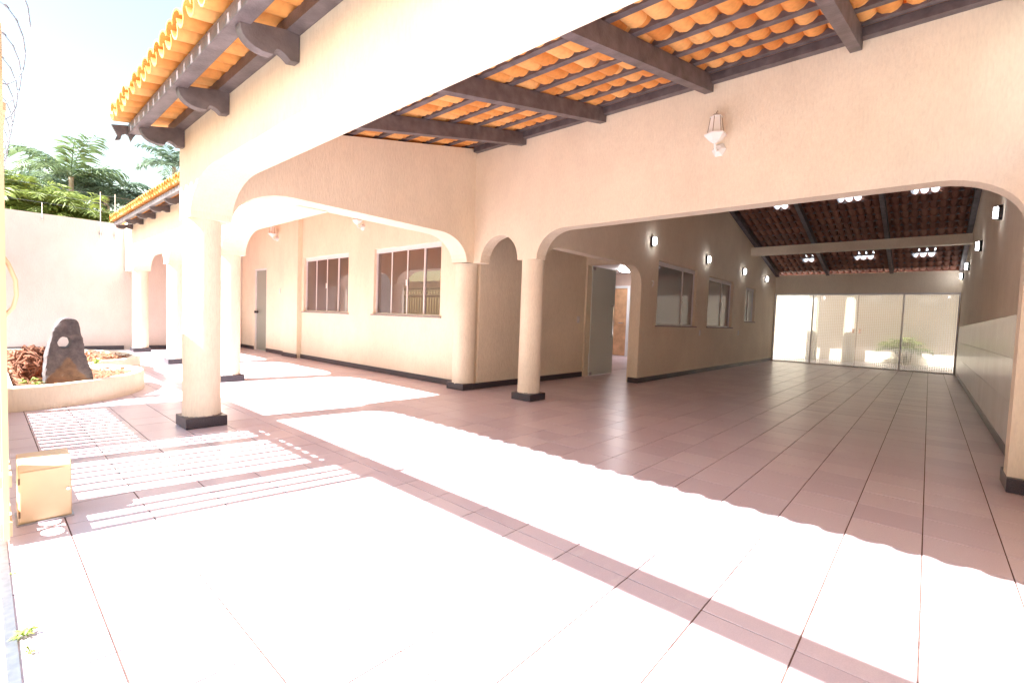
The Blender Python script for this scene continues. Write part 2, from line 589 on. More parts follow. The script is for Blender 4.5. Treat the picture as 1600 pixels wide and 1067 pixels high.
# slab-wise walls with rectangular openings
def slab_wall(name, u0, u1, fixed, openings, topf, axis, mname='wall', extra=()):
    us = sorted({u0, u1, *extra, *[o[0] for o in openings], *[o[1] for o in openings]})
    mb = MB()
    f0, f1 = fixed
    mk = (lambda u, v: (u, f0, v), lambda u, v: (u, f1, v)) if axis == 'x' else (lambda u, v: (f0, u, v), lambda u, v: (f1, u, v))
    for a, b in zip(us, us[1:]):
        ops = sorted([o for o in openings if o[0] <= a + 1e-6 and o[1] >= b - 1e-6], key=lambda o: o[2])
        z = 0.0
        for o in ops:
            if o[2] > z + 1e-6:
                mb.prism([(a, z), (b, z), (b, o[2]), (a, o[2])], *mk)
            z = o[3]
        mb.prism([(a, z), (b, z), (b, topf(b)), (a, topf(a))], *mk)
    return mb.build(name, mname, house)

slab_wall('wall', 7.22, 16.2, (3.587, 3.75), [(7.84, 9.67, 0.97, 2.10), (10.35, 12.03, 0.97, 2.05), (13.07, 13.97, 1.14, 2.03)], lambda u: zr(u) - 0.01, 'x', extra=(9.0,))
slab_wall('wall', 4.575, 16.2, (-0.70, -0.546), [], lambda u: zr(u) - 0.01, 'x', extra=(9.0,))
HWIN = [(5.41, 7.18, 0.987, 2.094), (8.03, 9.82, 0.987, 2.094)]
slab_wall('wall', 4.93, 13.30, (4.49, 4.65), HWIN + [(11.75, 12.48, 0.0, 1.97)], lambda u: zr(4.49) - 0.01, 'y')
slab_wall('wall', 4.575, 7.22, (4.665, 4.80), [], lambda u: zr(u) - 0.01, 'x')
slab_wall('wall', 3.75, 4.665, (7.22, 7.36), [(3.78, 4.63, 0.0, 2.0)], lambda u: zr(7.22) - 0.01, 'y')
slab_wall('wall', -0.70, 3.75, (16.06, 16.2), [(-0.53, 3.57, 0.0, 2.03)], lambda u: zr(16.1) - 0.09, 'y')
MB().box(13.3, 13.5, -0.546, 3.587, 2.85, 3.05).build('cross_beam', 'wall', house)
MB().box(4.40, 4.49, 9.92, 10.60, 0, zr(4.4) - 0.02).build('pier', 'wall', house)
# wing front colonnade, along Y at X 2.12 - 2.42
CY = [7.21, 9.83, 12.60]
poly = [(4.765, zr(2.12) + 0.03), (4.765, SO)]
prev = None
for c in CY:
    poly += quarter(c - 0.15 - 0.5, SO, c - 0.15, CT, first='h') + [(c + 0.15, CT)]
    if c != CY[-1]:
        poly += quarter(c + 0.15, CT, c + 0.65, SO)[1:]
poly += [(13.295, CT), (13.295, zr(2.12) + 0.03)]
yz_wall('arched_wall', poly, 2.12, 2.42)

def column(cx, cy, name='column', s=0.302, r=0.138):
    prof = [(r * 1.02, 0.085), (r, 0.25), (r * 0.985, CT - 0.15), (r * 0.99, CT + 0.004)]
    c = MB().lathe(prof, (cx, cy, 0), 28).build(name, 'wall', house, smooth=True, origin=(cx, cy, 0))
    MB().box(cx - s / 2, cx + s / 2, cy - s / 2, cy + s / 2, 0.0005, 0.087).build('plinth', 'granite', c, bevel=0.004)
    rg = random.Random(int(cx * 100 + cy * 10))
    ring_ = [(r + 0.004 + 0.012 * rg.random() ** 2) for _ in range(36)]
    mv = [(cx + q * math.cos(2 * math.pi * i / 36), cy + q * math.sin(2 * math.pi * i / 36), 0.0875) for i, q in enumerate(ring_)]
    mv += [(cx + (r + 0.001) * math.cos(2 * math.pi * i / 36), cy + (r + 0.001) * math.sin(2 * math.pi * i / 36), 0.094 + 0.006 * rg.random()) for i in range(36)]
    MB().add(mv, [(i, (i + 1) % 36, 36 + (i + 1) % 36, 36 + i) for i in range(36)]).build('mortar_bed', 'sill', c)
    return c
column(1.245, 4.607)
column(4.532, 3.701)
column(1.27, -0.41)
for c in CY:
    column(2.27, c)
# corner pilaster between the carport and the house
pc = MB().lathe([(0.16, 0.08), (0.158, CT - 0.1), (0.158, CT + 0.004)], (4.455, 4.815, 0), 28).build('column', 'wall', house, smooth=True, origin=(4.455, 4.815, 0))
MB().box(4.296, 4.478, 4.649, 4.986, 0.0005, 0.09).build('plinth', 'granite', pc, bevel=0.004)
# impost under the carport end wall at the house
MB().box(4.28, 4.397, 4.635, 4.93, CT, CT + 0.6).build('impost', 'wall', house)
# right pillar of the large arch
MB().box(4.356, 4.70, -0.545, -0.427, 0.0005, 0.095).build('plinth', 'granite', house, bevel=0.004)

def skirting(x0, x1, y0, y1):
    MB().box(x0, x1, y0, y1, 0.0004, 0.086).build('baseboard', 'granite', house, bevel=0.003)
skirting(4.476, 4.489, 4.99, 9.917)
skirting(4.38, 4.399, 9.90, 10.62)
skirting(4.476, 4.489, 10.63, 11.74)
skirting(4.476, 4.489, 12.49, 13.28)
skirting(4.48, 7.20, 4.650, 4.664)
skirting(7.205, 7.219, 3.575, 3.752)
skirting(7.222, 16.04, 3.572, 3.586)
skirting(4.71, 16.04, -0.545, -0.530)
skirting(2.44, 4.47, 13.26, 13.285)

# windows
def window(axis, face, u0, u1, z0, z1, npan, glass, depth=0.07, lockat=2, sgn=1, sill='sill', cuts=None):
    """axis 'y': pane plane at X = face + depth*sgn; axis 'x': pane plane at Y"""
    F = face + depth * sgn
    def bx(ua, ub, za, zb, d0, d1):
        a, b = sorted((F + d0 * sgn, F + d1 * sgn))
        return (a, b, ua, ub, za, zb) if axis == 'y' else (ua, ub, a, b, za, zb)
    fr = MB()
    hd = 0.07
    fr.box(*bx(u0 + .001, u1 - .001, z1 - hd, z1 - .001, -0.03, 0.03)).box(*bx(u0 + .001, u1 - .001, z0 + .001, z0 + 0.025, -0.03, 0.03))
    fr.box(*bx(u0 + .001, u0 + 0.018, z0 + 0.025, z1 - hd, -0.025, 0.03)).box(*bx(u1 - 0.018, u1 - .001, z0 + 0.025, z1 - hd, -0.025, 0.03))
    win = fr.build('window', 'alu', house)
    cuts = [0.0] + (cuts or [k / npan for k in range(1, npan)]) + [1.0]
    npan = len(cuts) - 1
    for i in range(npan):
        a = u0 + 0.018 + (u1 - u0 - 0.036) * cuts[i]
        wd = (u1 - u0 - 0.036) * (cuts[i + 1] - cuts[i])
        off = 0.0 if i in (0, npan - 1) else -0.012
        MB().box(*bx(a + 0.004, a + wd - 0.004, z0 + 0.026, z1 - hd - .001, off, off + 0.006)).build('pane', glass, win)
        if i:
            MB().box(*bx(a - 0.011, a + 0.011, z0 + 0.026, z1 - hd - .001, -0.02, 0.012)).build('mullion', 'alu', win)
    a = u0 + 0.018 + (u1 - u0 - 0.036) * cuts[lockat]
    zm = z0 + (z1 - z0) * 0.47
    MB().box(*bx(a - 0.022, a + 0.022, zm - 0.05, zm + 0.05, -0.035, -0.021)).build('latch', 'white', win, bevel=0.004)
    a0 = face - 0.03 * sgn
    a1 = face + (depth - 0.031) * sgn
    lo, hi = sorted((a0, a1))
    sb = (lo, hi, u0 - 0.04, u1 + 0.04, z0 - 0.022, z0 + 0.0) if axis == 'y' else (u0 - 0.03, u1 + 0.03, lo, hi, z0 - 0.022, z0 + 0.0)
    MB().box(*sb).build('sill', sill, win)
    return win
for y0, y1, z0, z1 in HWIN:
    window('y', 4.49, y0, y1, z0, z1, 4, 'brownglass')
window('x', 3.587, 7.84, 9.67, 0.97, 2.10, 2, 'greyglass', depth=0.08, lockat=1, cuts=[0.68])
window('x', 3.587, 10.35, 12.03, 0.97, 2.05, 2, 'greyglass', depth=0.08, lockat=1, cuts=[0.62])
window('x', 3.587, 13.07, 13.97, 1.14, 2.03, 2, 'frost', depth=0.08, lockat=1)

# frosted door at the end of the veranda
d = MB().box(4.53, 4.565, 11.80, 12.44, 0.01, 1.93).build('door', 'frost_grey', house)
MB().lathe([(0.028, 0), (0.03, 0.02), (0.018, 0.04), (0.034, 0.055), (0.03, 0.08)], (4.45, 12.37, 0.93), 14, 'x').build('handle', 'blackmetal', d)
MB().box(4.50, 4.60, 11.751, 11.79, 0.001, 1.969).box(4.50, 4.60, 12.45, 12.479, 0.001, 1.969).box(4.50, 4.60, 11.79, 12.45, 1.94, 1.969).build('door_frame', 'white', d)

# glass entrance door, standing open into the hall
d = MB().box(7.30, 8.13, 4.575, 4.587, 0.015, 1.985).build('door', 'frost', house)
MB().box(7.30, 7.38, 4.560, 4.574, 0.02, 0.075).build('hinge', 'steel', d)
MB().box(7.30, 7.38, 4.560, 4.574, 1.92, 1.975).build('hinge', 'steel', d)
MB().tube([(8.02, 4.574, 0.72), (8.02, 4.535, 0.72), (8.02, 4.53, 0.76), (8.02, 4.53, 1.26), (8.02, 4.535, 1.30), (8.02, 4.574, 1.30)], 0.012, 8).build('pull_handle', 'chrome', d, smooth=True)
MB().box(8.06, 8.12, 4.560, 4.574, 0.95, 1.04).build('lock', 'chrome', d)
# hall behind the entrance
MB().box(7.36, 12.8, 3.75, 8.0, 2.45, 2.55).build('hall_ceiling', 'white', house)
MB().box(12.8, 12.9, 3.75, 8.0, 0, 2.45).box(7.36, 12.8, 8.0, 8.1, 0, 2.45).box(7.36, 7.5, 4.8, 8.0, 0, 2.45).build('hall_wall', 'interior', house)
MB().box(4.80, 12.8, 4.90, 8.0, -0.012, -0.001).build('hall_floor', 'tile', house)
d = MB().box(12.70, 12.74, 6.74, 7.50, 0.01, 2.0).build('door', 'oak', house)
MB().box(12.68, 12.798, 6.55, 6.73, 0, 2.08).box(12.68, 12.798, 7.51, 7.6, 0, 2.08).box(12.68, 12.798, 6.73, 7.51, 2.01, 2.08).build('door_frame', 'white', d)
MB().tube([(12.69, 6.82, 0.98), (12.64, 6.82, 0.98), (12.64, 6.96, 0.98)], 0.014, 8).build('handle', 'chrome', d)

# dotted sliding glass doors at the back of the room
sd = MB()
GY = [-0.53, 0.547, 1.506, 2.572, 3.57]
sd.box(16.04, 16.12, -0.53, 3.57, 1.985, 2.03)
sd.box(16.04, 16.12, -0.53, 3.57, 0.001, 0.022)
sd.box(16.04, 16.12, -0.529, -0.50, 0.022, 1.985).box(16.04, 16.12, 3.54, 3.569, 0.022, 1.985)
sdo = sd.build('sliding_door', 'alu', house)
for i in range(4):
    x = 16.055 if i in (1, 2) else 16.085
    MB().box(x, x + 0.008, GY[i] + 0.004, GY[i + 1] - 0.004, 0.022, 1.985).build('pane', 'gridglass', sdo)
for y, x in ((GY[1], 16.07), (GY[3], 16.07)):
    MB().box(x - 0.02, x + 0.03, y - 0.012, y + 0.012, 0.022, 1.985).build('mullion', 'alu', sdo)
MB().box(16.05, 16.06, GY[2] - 0.004, GY[2] + 0.004, 0.022, 1.985).build('mullion', 'bronze', sdo)
for s in (-1, 1):
    MB().box(16.028, 16.053, GY[2] + s * 0.07 - 0.03, GY[2] + s * 0.07 + 0.03, 0.93, 1.05).build('latch', 'chrome', sdo, bevel=0.004)

# ceramic wainscot on the right wall of the room
wa = MB().box(4.70, 16.03, -0.5458, -0.540, 0.087, 1.180).build('wainscot', 'grout', house)
for i in range(19):
    for z0, z1 in ((0.087, 0.452), (0.452, 0.817), (0.817, 1.184)):
        a = 4.705 + i * 0.596
        MB().box(a + 0.0015, a + 0.5945, -0.5399, -0.5345, z0 + 0.0015, z1 - 0.0015).build('wall_tile', 'ceramic', wa)

# ------------------------------------------------------------------ roof
roof = empty('roof', (4.4, 2.0, 3.2), house)
def sloped(name, x0, x1, y0, y1, h, above=0.0, m='wood', x2=None):
    """beam running up the slope; its top lies 'above' over the rafter-top plane"""
    def pt(x, y, k):
        return (x, y, zr(x) + above - k)
    xs = [x0, x1] if not (x0 < 9 < x1) else [x0, 9.0, x1]
    mb = MB()
    for a, b in zip(xs, xs[1:]):
        mb.add([pt(a, y0, h), pt(b, y0, h), pt(b, y1, h), pt(a, y1, h), pt(a, y0, 0), pt(b, y0, 0), pt(b, y1, 0), pt(a, y1, 0)],
               [(0, 3, 2, 1), (4, 5, 6, 7), (0, 1, 5, 4), (1, 2, 6, 5), (2, 3, 7, 6), (3, 0, 4, 7)])
    return mb.build(name, m, roof)
for y in (3.77, 2.675, 1.58, 0.50, -0.45):
    sloped('rafter', 1.421, 4.399, y, y + 0.075, 0.145)
for y in (2.22, 0.80):
    sloped('rafter', 4.58, 16.04, y, y + 0.08, 0.145)
sloped('rafter', 4.58, 16.04, 3.49, 3.585, 0.145)
sloped('rafter', 4.58, 16.04, -0.544, -0.46, 0.145)
CP = 0.342                  # course pitch
def purlin(x, y0, y1, w=0.05, h=0.045, dz=0.0):
    z = zr(x) + dz
    MB().box(x - w / 2, x + w / 2, y0, y1, z + 0.001, z + h).build('purlin', 'wood', roof)
for k in range(9):
    purlin(4.265 - CP * k, -0.68, 4.86)
for k in range(34):
    x = 4.74 + CP * k
    if x < 16.3 and (x > 10.3 or x < 6):
        purlin(x, -0.54, 3.58)
# deep purlin along the lantern wall head, log over the bracket tips, purlin on the wall face
MB().box(4.33, 4.398, -0.5, 4.62, zr(4.36) - 0.072, zr(4.36) - 0.002).build('wall_plate', 'wood', roof)
MB().prism([(0.80, 2.352), (0.885, 2.365), (0.885, 2.448), (0.80, 2.43)], lambda u, v: (u, -0.7, v), lambda u, v: (u, 4.87, v)).build('eave_beam', 'wood', roof, bevel=0.006)
MB().box(1.05, 1.118, -0.7, 4.80, 2.42, 2.485).build('wall_plate', 'wood', roof)
MB().prism([(1.83, 2.585), (1.90, 2.60), (1.90, 2.672), (1.83, 2.655)], lambda u, v: (u, 4.90, v), lambda u, v: (u, 12.55, v)).build('eave_beam', 'wood', roof)
MB().box(2.06, 2.118, 4.9, 12.6, 2.655, 2.71).build('wall_plate', 'wood', roof)

def bracket(yc, xw, L, zt, zb, wdt=0.06):
    """carved eave bracket; right face at yc"""
    h = zt - zb
    prof = [(0, zt), (0, zb), (-0.16 * L, zb)]
    for i in range(1, 7):       # hollow
        a = math.pi * i / 6
        prof.append((-(0.16 + 0.24 * i / 6) * L, zb + h * (0.30 * math.sin(a / 2))))
    prof.append((-0.44 * L, zb + 0.20 * h))
    for i in range(0, 9):       # round nose
        a = math.pi / 2 * i / 8
        prof.append((-(0.46 + 0.54 * math.sin(a)) * L, zb + h * (0.10 + 0.80 * (1 - math.cos(a)))))
    prof.append((-L, zt))
    prof = [(u, v + RS * u) for u, v in prof]
    b = MB().prism(prof, lambda u, v: (xw + u, yc, v), lambda u, v: (xw + u, yc + wdt, v)).build('bracket', 'wood', roof, bevel=0.003)
    return b
for y in (4.605, 3.572, 2.53, 1.49, 0.45):
    bracket(y, 1.118, 0.285, 2.435, 2.285)
for y in (12.43, 11.48, 10.53, 9.56, 8.62, 7.68, 6.7):
    bracket(y, 2.118, 0.27, 2.655, 2.555)
# carved end board of the carport eave
MB().prism([(0.70, 2.40), (0.86, 2.437), (0.86, 2.38), (0.835, 2.335), (0.82, 2.30), (0.805, 2.345), (0.79, 2.355), (0.765, 2.34), (0.755, 2.30), (0.72, 2.285), (0.735, 2.33)],
           lambda u, v: (u, 4.88, v), lambda u, v: (u, 4.905, v)).build('end_board', 'wood', roof)

PT = 0.146                  # tile pitch along Y
def arc_tile(rw0, rw1, depth, length, up, th=0.011, n=6):
    """barrel tile along +X (from the low end at x=0 to the high end); canal: up=-1, cover: up=+1"""
    vs, fs = [], []
    for x, rw in ((0, rw0), (length, rw1)):
        for layer in (0, 1):
            for i in range(n + 1):
                a = math.pi * i / n
                r = rw + (th if layer else 0)
                dd = depth + (th if layer else 0)
                vs.append((x, -r * math.cos(a), up * dd * math.sin(a)))
    m = n + 1
    def q(e, l, i): return e * 2 * m + l * m + i
    for i in range(n):
        fs.append((q(0, 0, i), q(0, 0, i + 1), q(1, 0, i + 1), q(1, 0, i)))
        fs.append((q(0, 1, i + 1), q(0, 1, i), q(1, 1, i), q(1, 1, i + 1)))
        fs.append((q(0, 0, i + 1), q(0, 0, i), q(0, 1, i), q(0, 1, i + 1)))
        fs.append((q(1, 0, i), q(1, 0, i + 1), q(1, 1, i + 1), q(1, 1, i)))
    fs.append((q(0, 0, 0), q(1, 0, 0), q(1, 1, 0), q(0, 1, 0)))
    fs.append((q(1, 0, n), q(0, 0, n), q(0, 1, n), q(1, 1, n)))
    return vs, fs
CAN = arc_tile(0.048, 0.064, 0.052, 0.40, -1)
COV = arc_tile(0.064, 0.050, 0.040, 0.40, 1)
ang = math.atan(RS)
def shared(name, vf, m):
    me = bpy.data.meshes.new(name)
    me.from_pydata(vf[0], [], vf[1])
    me.polygons.foreach_set('use_smooth', [True] * len(me.polygons))
    me.set_sharp_from_angle(angle=R(45))
    me.materials.append(M[m])
    return me
me_can, me_cov = shared('tile', CAN, 'clay'), shared('tile', COV, 'clay')
me_gcan, me_gcov = shared('clear_tile', CAN, 'skyglass'), shared('clear_tile', COV, 'skyglass')
tilt = ang - 0.055          # each course lies on the one below
rnd = random.Random(11)
field = MB()
field2 = MB()
ntile = 0
def put(kind, x, y, z, back, single, clear=False):
    global ntile
    rz = (math.pi if back else 0) + rnd.gauss(0, 0.018)
    rx = rnd.gauss(0, 0.03)
    mat4 = Matrix.Translation((x, y, z)) @ Matrix.Rotation(rz, 4, 'Z') @ Matrix.Rotation(-tilt, 4, 'Y') @ Matrix.Rotation(rx, 4, 'X')
    if single or clear:
        me = {(0, 0): me_can, (1, 0): me_cov, (0, 1): me_gcan, (1, 1): me_gcov}[(kind, int(clear))]
        o = link('clear_tile' if clear else 'tile', me, (x, y, z), roof)
        o.rotation_euler = mat4.to_euler()
        ntile += 1
    else:
        vf = CAN if kind == 0 else COV
        (field2 if back else field).add([mat4 @ Vector(v) for v in vf[0]], vf[1])
CLEAR = []
for y0, y1 in ((2.44, 2.80), (1.13, 1.53), (0.0, 0.36)):
    CLEAR += [(11.75, y0, y1), (15.05, y0, y1)]
def slope(xe, ncourse, y0, y1, back=False, singles=False):
    ncol = int((y1 - y0) / PT)
    for c in range(ncourse):
        x = xe + (-1 if back else 1) * c * CP
        if (not back and x > 9.02) or (back and x < 8.98):
            break
        # the low end of a course lies proud over the course below
        z = zr(x) + (0.07 if back else 0.088)
        for k in range(ncol):
            y = y1 - PT * (k + 0.5)
            xm = x - 0.17 if back else x + 0.17
            clear = back and any(abs(xm - a) < CP / 2 and b - 0.02 < y < d + 0.02 for a, b, d in CLEAR)
            s = singles and 0.25 < y < 4.95 and (c < 2 and y > 2.1 or 2.0 < x < 4.45)
            if s and c >= 3 and x > 1.9:
                pr = proj((x + 0.17, y, z))
                s = pr is not None and pr[1] > -30 and pr[0] > 500
            put(0, x + rnd.gauss(0, .004), y + rnd.gauss(0, .003), z, back, s, clear)
            put(1, x + rnd.gauss(0, .004), y - PT / 2 + rnd.gauss(0, .003), z + 0.004, back, s and c == 0, clear)
slope(0.70, 30, -0.75, 4.93, singles=True)
slope(1.77, 30, 4.90, 12.65)
slope(1.77 + CP, 30, 12.64, 13.53)  # added hidden tile strip, blocks sun from the veranda door wall
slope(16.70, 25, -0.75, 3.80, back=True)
tag(field.build('tile_field', 'clay', roof, origin=(4.4, 2.0, 3.2)), kind='stuff')
tag(field2.build('back_tile_field', 'clay_dark', roof, origin=(4.4, 2.0, 3.2)), kind='stuff')
MB().tube([(9.0, -0.75, zr(9) + 0.10), (9.0, 12.65, zr(9) + 0.10)], 0.10, 10).build('ridge', 'clay', roof)

# ------------------------------------------------------------------ boundary walls
gw = MB().box(-0.4, 4.65, 13.302, 13.45, 0, 2.735).build('garden_wall', 'garden')
tag(gw, 'tall pale pink rendered wall closing the court behind the planter', 'wall')
MB().box(0.2, 2.10, 13.287, 13.301, 0.0005, 0.09).build('baseboard', 'granite', gw)
bw = MB().box(0.12, 4.39, -0.72, -0.56, 0, 2.25).build('boundary_wall', 'wall')
tag(bw, 'peach side wall between the street front and the arched room', 'wall')
# patio behind the room
pw = MB().box(19.6, 19.8, -3, 9, 0, 2.6).build('patio_wall', 'wall')
tag(pw, 'cream wall of the back patio seen through the dotted glass', 'wall')
pf = MB().box(16.21, 19.59, -3, 9, -0.05, -0.01).build('patio_floor', 'tile')
tag(pf, 'pale back patio floor beyond the sliding doors', kind='structure')
pr_ = MB().box(17.8, 19.3, -3, 3.2, 2.46, 2.56).build('patio_shade_slab', 'interior')  # added slab, shades the patio so the rear glass is less bright
tag(pr_, 'added flat canopy shading the back patio beyond the sliding doors', 'canopy')
for k, (y, lab) in enumerate(((2.9, 'round peach patio column beyond the left glass panel'), (1.9, 'round peach patio column beyond the middle glass panels'))):
    c = MB().lathe([(0.16, 0), (0.15, 2.3)], (18.3, y, -0.01), 20).build('patio_column', 'wall', smooth=True)
    tag(c, lab, 'column', 'patio columns')

# ------------------------------------------------------------------ street front: lintel, wall panel, gate
XG = 0.06
fw = MB().box(XG - 0.03, XG + 0.03, 4.46, 6.02, 0.88, 1.842).box(XG - 0.03, XG + 0.03, 4.46, 6.02, 0, 0.205).box(XG - 0.03, XG + 0.03, 4.42, 4.46, 0, 1.842).box(XG - 0.03, XG + 0.03, 6.02, 6.09, 0, 1.842).build('front_wall', 'tan')
tag(fw, 'tan street wall panel with a low barred opening beside the gate', 'wall')
for k in range(13):
    y = 4.53 + 0.121 * k
    MB().box(XG - 0.012, XG + 0.012, y - 0.034, y + 0.034, 0.206, 0.879).build('bar', 'iron', fw)
MB().box(0.0, 0.04, -0.7, 13.29, 1.843, 2.037).build('lintel', 'tan', fw)
MB().box(0.0, 0.04, 9.45, 9.6, 0, 1.842).build('post', 'tan', fw)

gate = empty('sliding_gate', (XG, 3.5, 0))
tag(gate, 'tan steel sliding gate with vertical bars and scroll bands', 'gate')
def gb(name, y0, y1, z0, z1, t=0.018, m='tan'):
    MB().box(XG - t, XG + t, y0, y1, z0, z1).build(name, m, gate)
gb('stile', 2.735, 2.775, 0.03, 2.06, 0.009)
gb('stile', 3.085, 3.225, 0.286, 1.744)
gb('stile', 3.98, 4.12, 0.286, 1.744)
gb('stile', 4.36, 4.41, 0.03, 1.775)
gb('rail', 2.775, 4.36, 0.03, 0.09)
gb('rail', 2.775, 4.36, 0.235, 0.285)
gb('rail', 3.226, 3.979, 1.645, 1.685)
gb('rail', 4.121, 4.36, 1.645, 1.685)
gb('rail', 2.775, 4.36, 1.745, 1.775)
for y in (2.865, 2.98):
    gb('bar', y - 0.019, y + 0.019, 0.286, 1.744, 0.012)
for y in (3.36, 3.49, 3.62, 3.735, 3.85, 4.20, 4.28):
    gb('bar', y - 0.019, y + 0.019, 0.286, 1.644, 0.012)
def ring(y, z, r):
    pts = [(XG, y + r * math.cos(a), z + r * math.sin(a)) for a in [2 * math.pi * i / 12 for i in range(13)]]
    MB().tube(pts, 0.010, 6).build('scroll', 'tan', gate)
k = 0
y = 3.29
while y < 4.36:
    if not (3.95 < y < 4.15):
        gb('scroll_block', y - 0.028, y + 0.028, 1.686, 1.744, 0.012)
    y += 0.13
y = 2.83
while y < 4.36:
    ring(y, 0.162, 0.06)
    y += 0.135
MB().tube([(XG + 0.004, 2.76, 1.17), (XG + 0.018, 2.755, 1.14), (XG + 0.036, 2.75, 1.08), (XG + 0.038, 2.75, 1.02), (XG + 0.028, 2.755, 0.97), (XG + 0.004, 2.76, 0.935)], 0.0075, 8).build('handle', 'tan', gate, smooth=True)
eg = empty('entrance_gate', (XG, 11.6, 0))
tag(eg, 'far barred entrance gate with a scroll band, mirrored in the brown window', 'gate')
def eb(name, y0, y1, z0, z1, t=0.014):
    MB().box(XG - t, XG + t, y0, y1, z0, z1).build(name, 'iron', eg)
for y in (10.35, 11.55, 12.75):
    eb('stile', y, y + 0.07, 0.0, 1.84)
eb('rail', 10.42, 12.75, 1.78, 1.83)
eb('rail', 10.42, 12.75, 1.55, 1.60)
eb('rail', 10.42, 12.75, 0.10, 0.16)
for y0 in (10.42, 11.62):
    for k in range(1, 9):
        y = y0 + 1.13 * k / 9
        eb('bar', y - 0.02, y + 0.02, 0.161, 1.549, 0.01)
    for k in range(8):
        y = y0 + 0.09 + 0.135 * k
        MB().tube([(XG, y + 0.062 * math.cos(q), 1.69 + 0.075 * math.sin(q)) for q in [2 * math.pi * i / 12 for i in range(13)]], 0.014, 6).build('scroll', 'iron', eg)
tr = MB().box(0.035, 0.06, -0.6, 9.5, -0.045, 0.006).build('gate_track', 'steel')
tag(tr, 'worn steel gate track set into the floor edge', 'track')

bx = empty('gate_motor', (0.19, 3.06, 0))
tag(bx, 'tan metal gate motor box standing by the gate', 'motor box')
MB().prism([(2.975, 0.0), (3.15, 0.0), (3.15, 0.285), (2.995, 0.272), (2.975, 0.245)], lambda u, v: (0.102, u, v), lambda u, v: (0.276, u, v)).build('cover', 'tan', bx, bevel=0.004)
MB().box(0.106, 0.272, 2.967, 2.9745, 0.012, 0.238).build('front_panel', 'tan', bx, bevel=0.002)
MB().lathe([(0.007, 0), (0.007, -0.008)], (0.262, 2.966, 0.135), 12, 'y').build('lock', 'chrome', bx)
for z in (0.05, 0.20):
    MB().tube([(0.1045, 2.968, z - 0.014), (0.1045, 2.968, z + 0.014)], 0.0035, 8).build('hinge', 'bronze', bx)
MB().box(0.095, 0.283, 2.962, 3.16, 0.0004, 0.006).build('base', 'steel', bx)

# razor wire along the lintel
def coil(y0, y1, label, pitch=0.165, rx=0.055, rz=0.138):
    mb = MB()
    n = int((y1 - y0) / pitch)
    r = random.Random(int(y1 * 10))
    pts = []
    for i in range(n * 16 + 1):
        a = 2 * math.pi * i / 16
        pts.append((XG + rx * math.cos(a), y0 + pitch * i / 16 + 0.085 * math.cos(a + 1.2), 2.18 + rz * math.sin(a) * (1 + 0.04 * math.sin(i * 0.37))))
    mb.tube(pts, 0.003, 5)
    for i in range(len(pts) - 1):
        p, q = Vector(pts[i]), Vector(pts[i + 1])
        d = (q - p).normalized()
        s = d.cross(Vector((0.9, 0.2, 0.3))).normalized() * 0.012
        mb.add([p - d * 0.014 + s * 0.2, p + s, p + d * 0.014 + s * 0.2, p - s], [(0, 1, 2, 3)])
    return tag(mb.build('razor_wire', 'razor'), label, 'razor wire')
coil(-0.6, 1.35, 'coiled razor wire over the open gateway, known by its looped floor shadow')
coil(2.95, 13.2, 'coiled razor wire running along the street front towards the palms', 0.34, 0.10, 0.19)

# neighbour across the street (seen in the window panes)
nb = MB().box(-16, -10, -8, 16, -0.05, 2.2).build('neighbour_house', 'ochre')
tag(nb, 'ochre house across the street mirrored in the brown windows', 'house')
MB().prism([(-16.6, 2.2), (-9.5, 2.2), (-13, 3.3)], lambda u, v: (u, -8.4, v), lambda u, v: (u, 16.4, v)).build('roof', 'clay', nb)

# ------------------------------------------------------------------ planter
def smooth_path(pts, n=8):
    out = []
    for i in range(len(pts) - 1):
        p0 = Vector(pts[max(i - 1, 0)]); p1 = Vector(pts[i]); p2 = Vector(pts[i + 1]); p3 = Vector(pts[min(i + 2, len(pts) - 1)])
        for k in range(n):
            t = k / n
            out.append(0.5 * ((2 * p1) + (-p0 + p2) * t + (2 * p0 - 5 * p1 + 4 * p2 - p3) * t * t + (-p0 + 3 * p1 - 3 * p2 + p3) * t ** 3))
    out.append(Vector(pts[-1]))
    return out
OUT = smooth_path([(0.10, 6.07), (0.30, 6.09), (0.55, 6.16), (0.94, 6.43), (1.20, 6.80), (1.33, 7.20), (1.28, 7.60), (1.05, 7.95), (1.05, 8.25), (1.38, 8.55), (1.62, 9.05), (1.66, 9.55), (1.50, 10.1), (1.15, 10.6), (0.5, 11.0), (0.10, 11.1)])
def offset(path, d):
    res = []
    for i, p in enumerate(path):
        t = (path[min(i + 1, len(path) - 1)] - path[max(i - 1, 0)]).normalized()
        res.append(p + Vector((-t.y, t.x)) * d)
    return res
INN = offset(OUT, 0.095)
pl = empty('planter', (0.8, 8.0, 0))
tag(pl, 'low curved cream planter wall with dry soil in the court', 'planter')
mb = MB()
n = len(OUT)
vs = []
for a, b in zip(OUT, INN):
    j = 0.004 * mnoise.noise(Vector((a.x * 3, a.y * 3, 0)))
    vs += [(a.x, a.y, 0.0), (a.x, a.y, 0.205 + j), (a.x + (b.x - a.x) * .1, a.y + (b.y - a.y) * .1, 0.22 + j), (b.x, b.y, 0.22 + j), (b.x, b.y, 0.0)]
fs = []
for i in range(n - 1):
    for k in range(4):
        fs.append((i * 5 + k, i * 5 + k + 1, (i + 1) * 5 + k + 1, (i + 1) * 5 + k))
fs += [(0, 1, 2, 3, 4), tuple((n - 1) * 5 + k for k in (4, 3, 2, 1, 0))]
mb.add(vs, fs).box(0.10, 0.19, 6.16, 11.0, 0.0, 0.215)
mb.build('rim', 'wall', pl, smooth=True)
mb = MB()                    # soil
NX, NYY = 34, 100
idx = {}
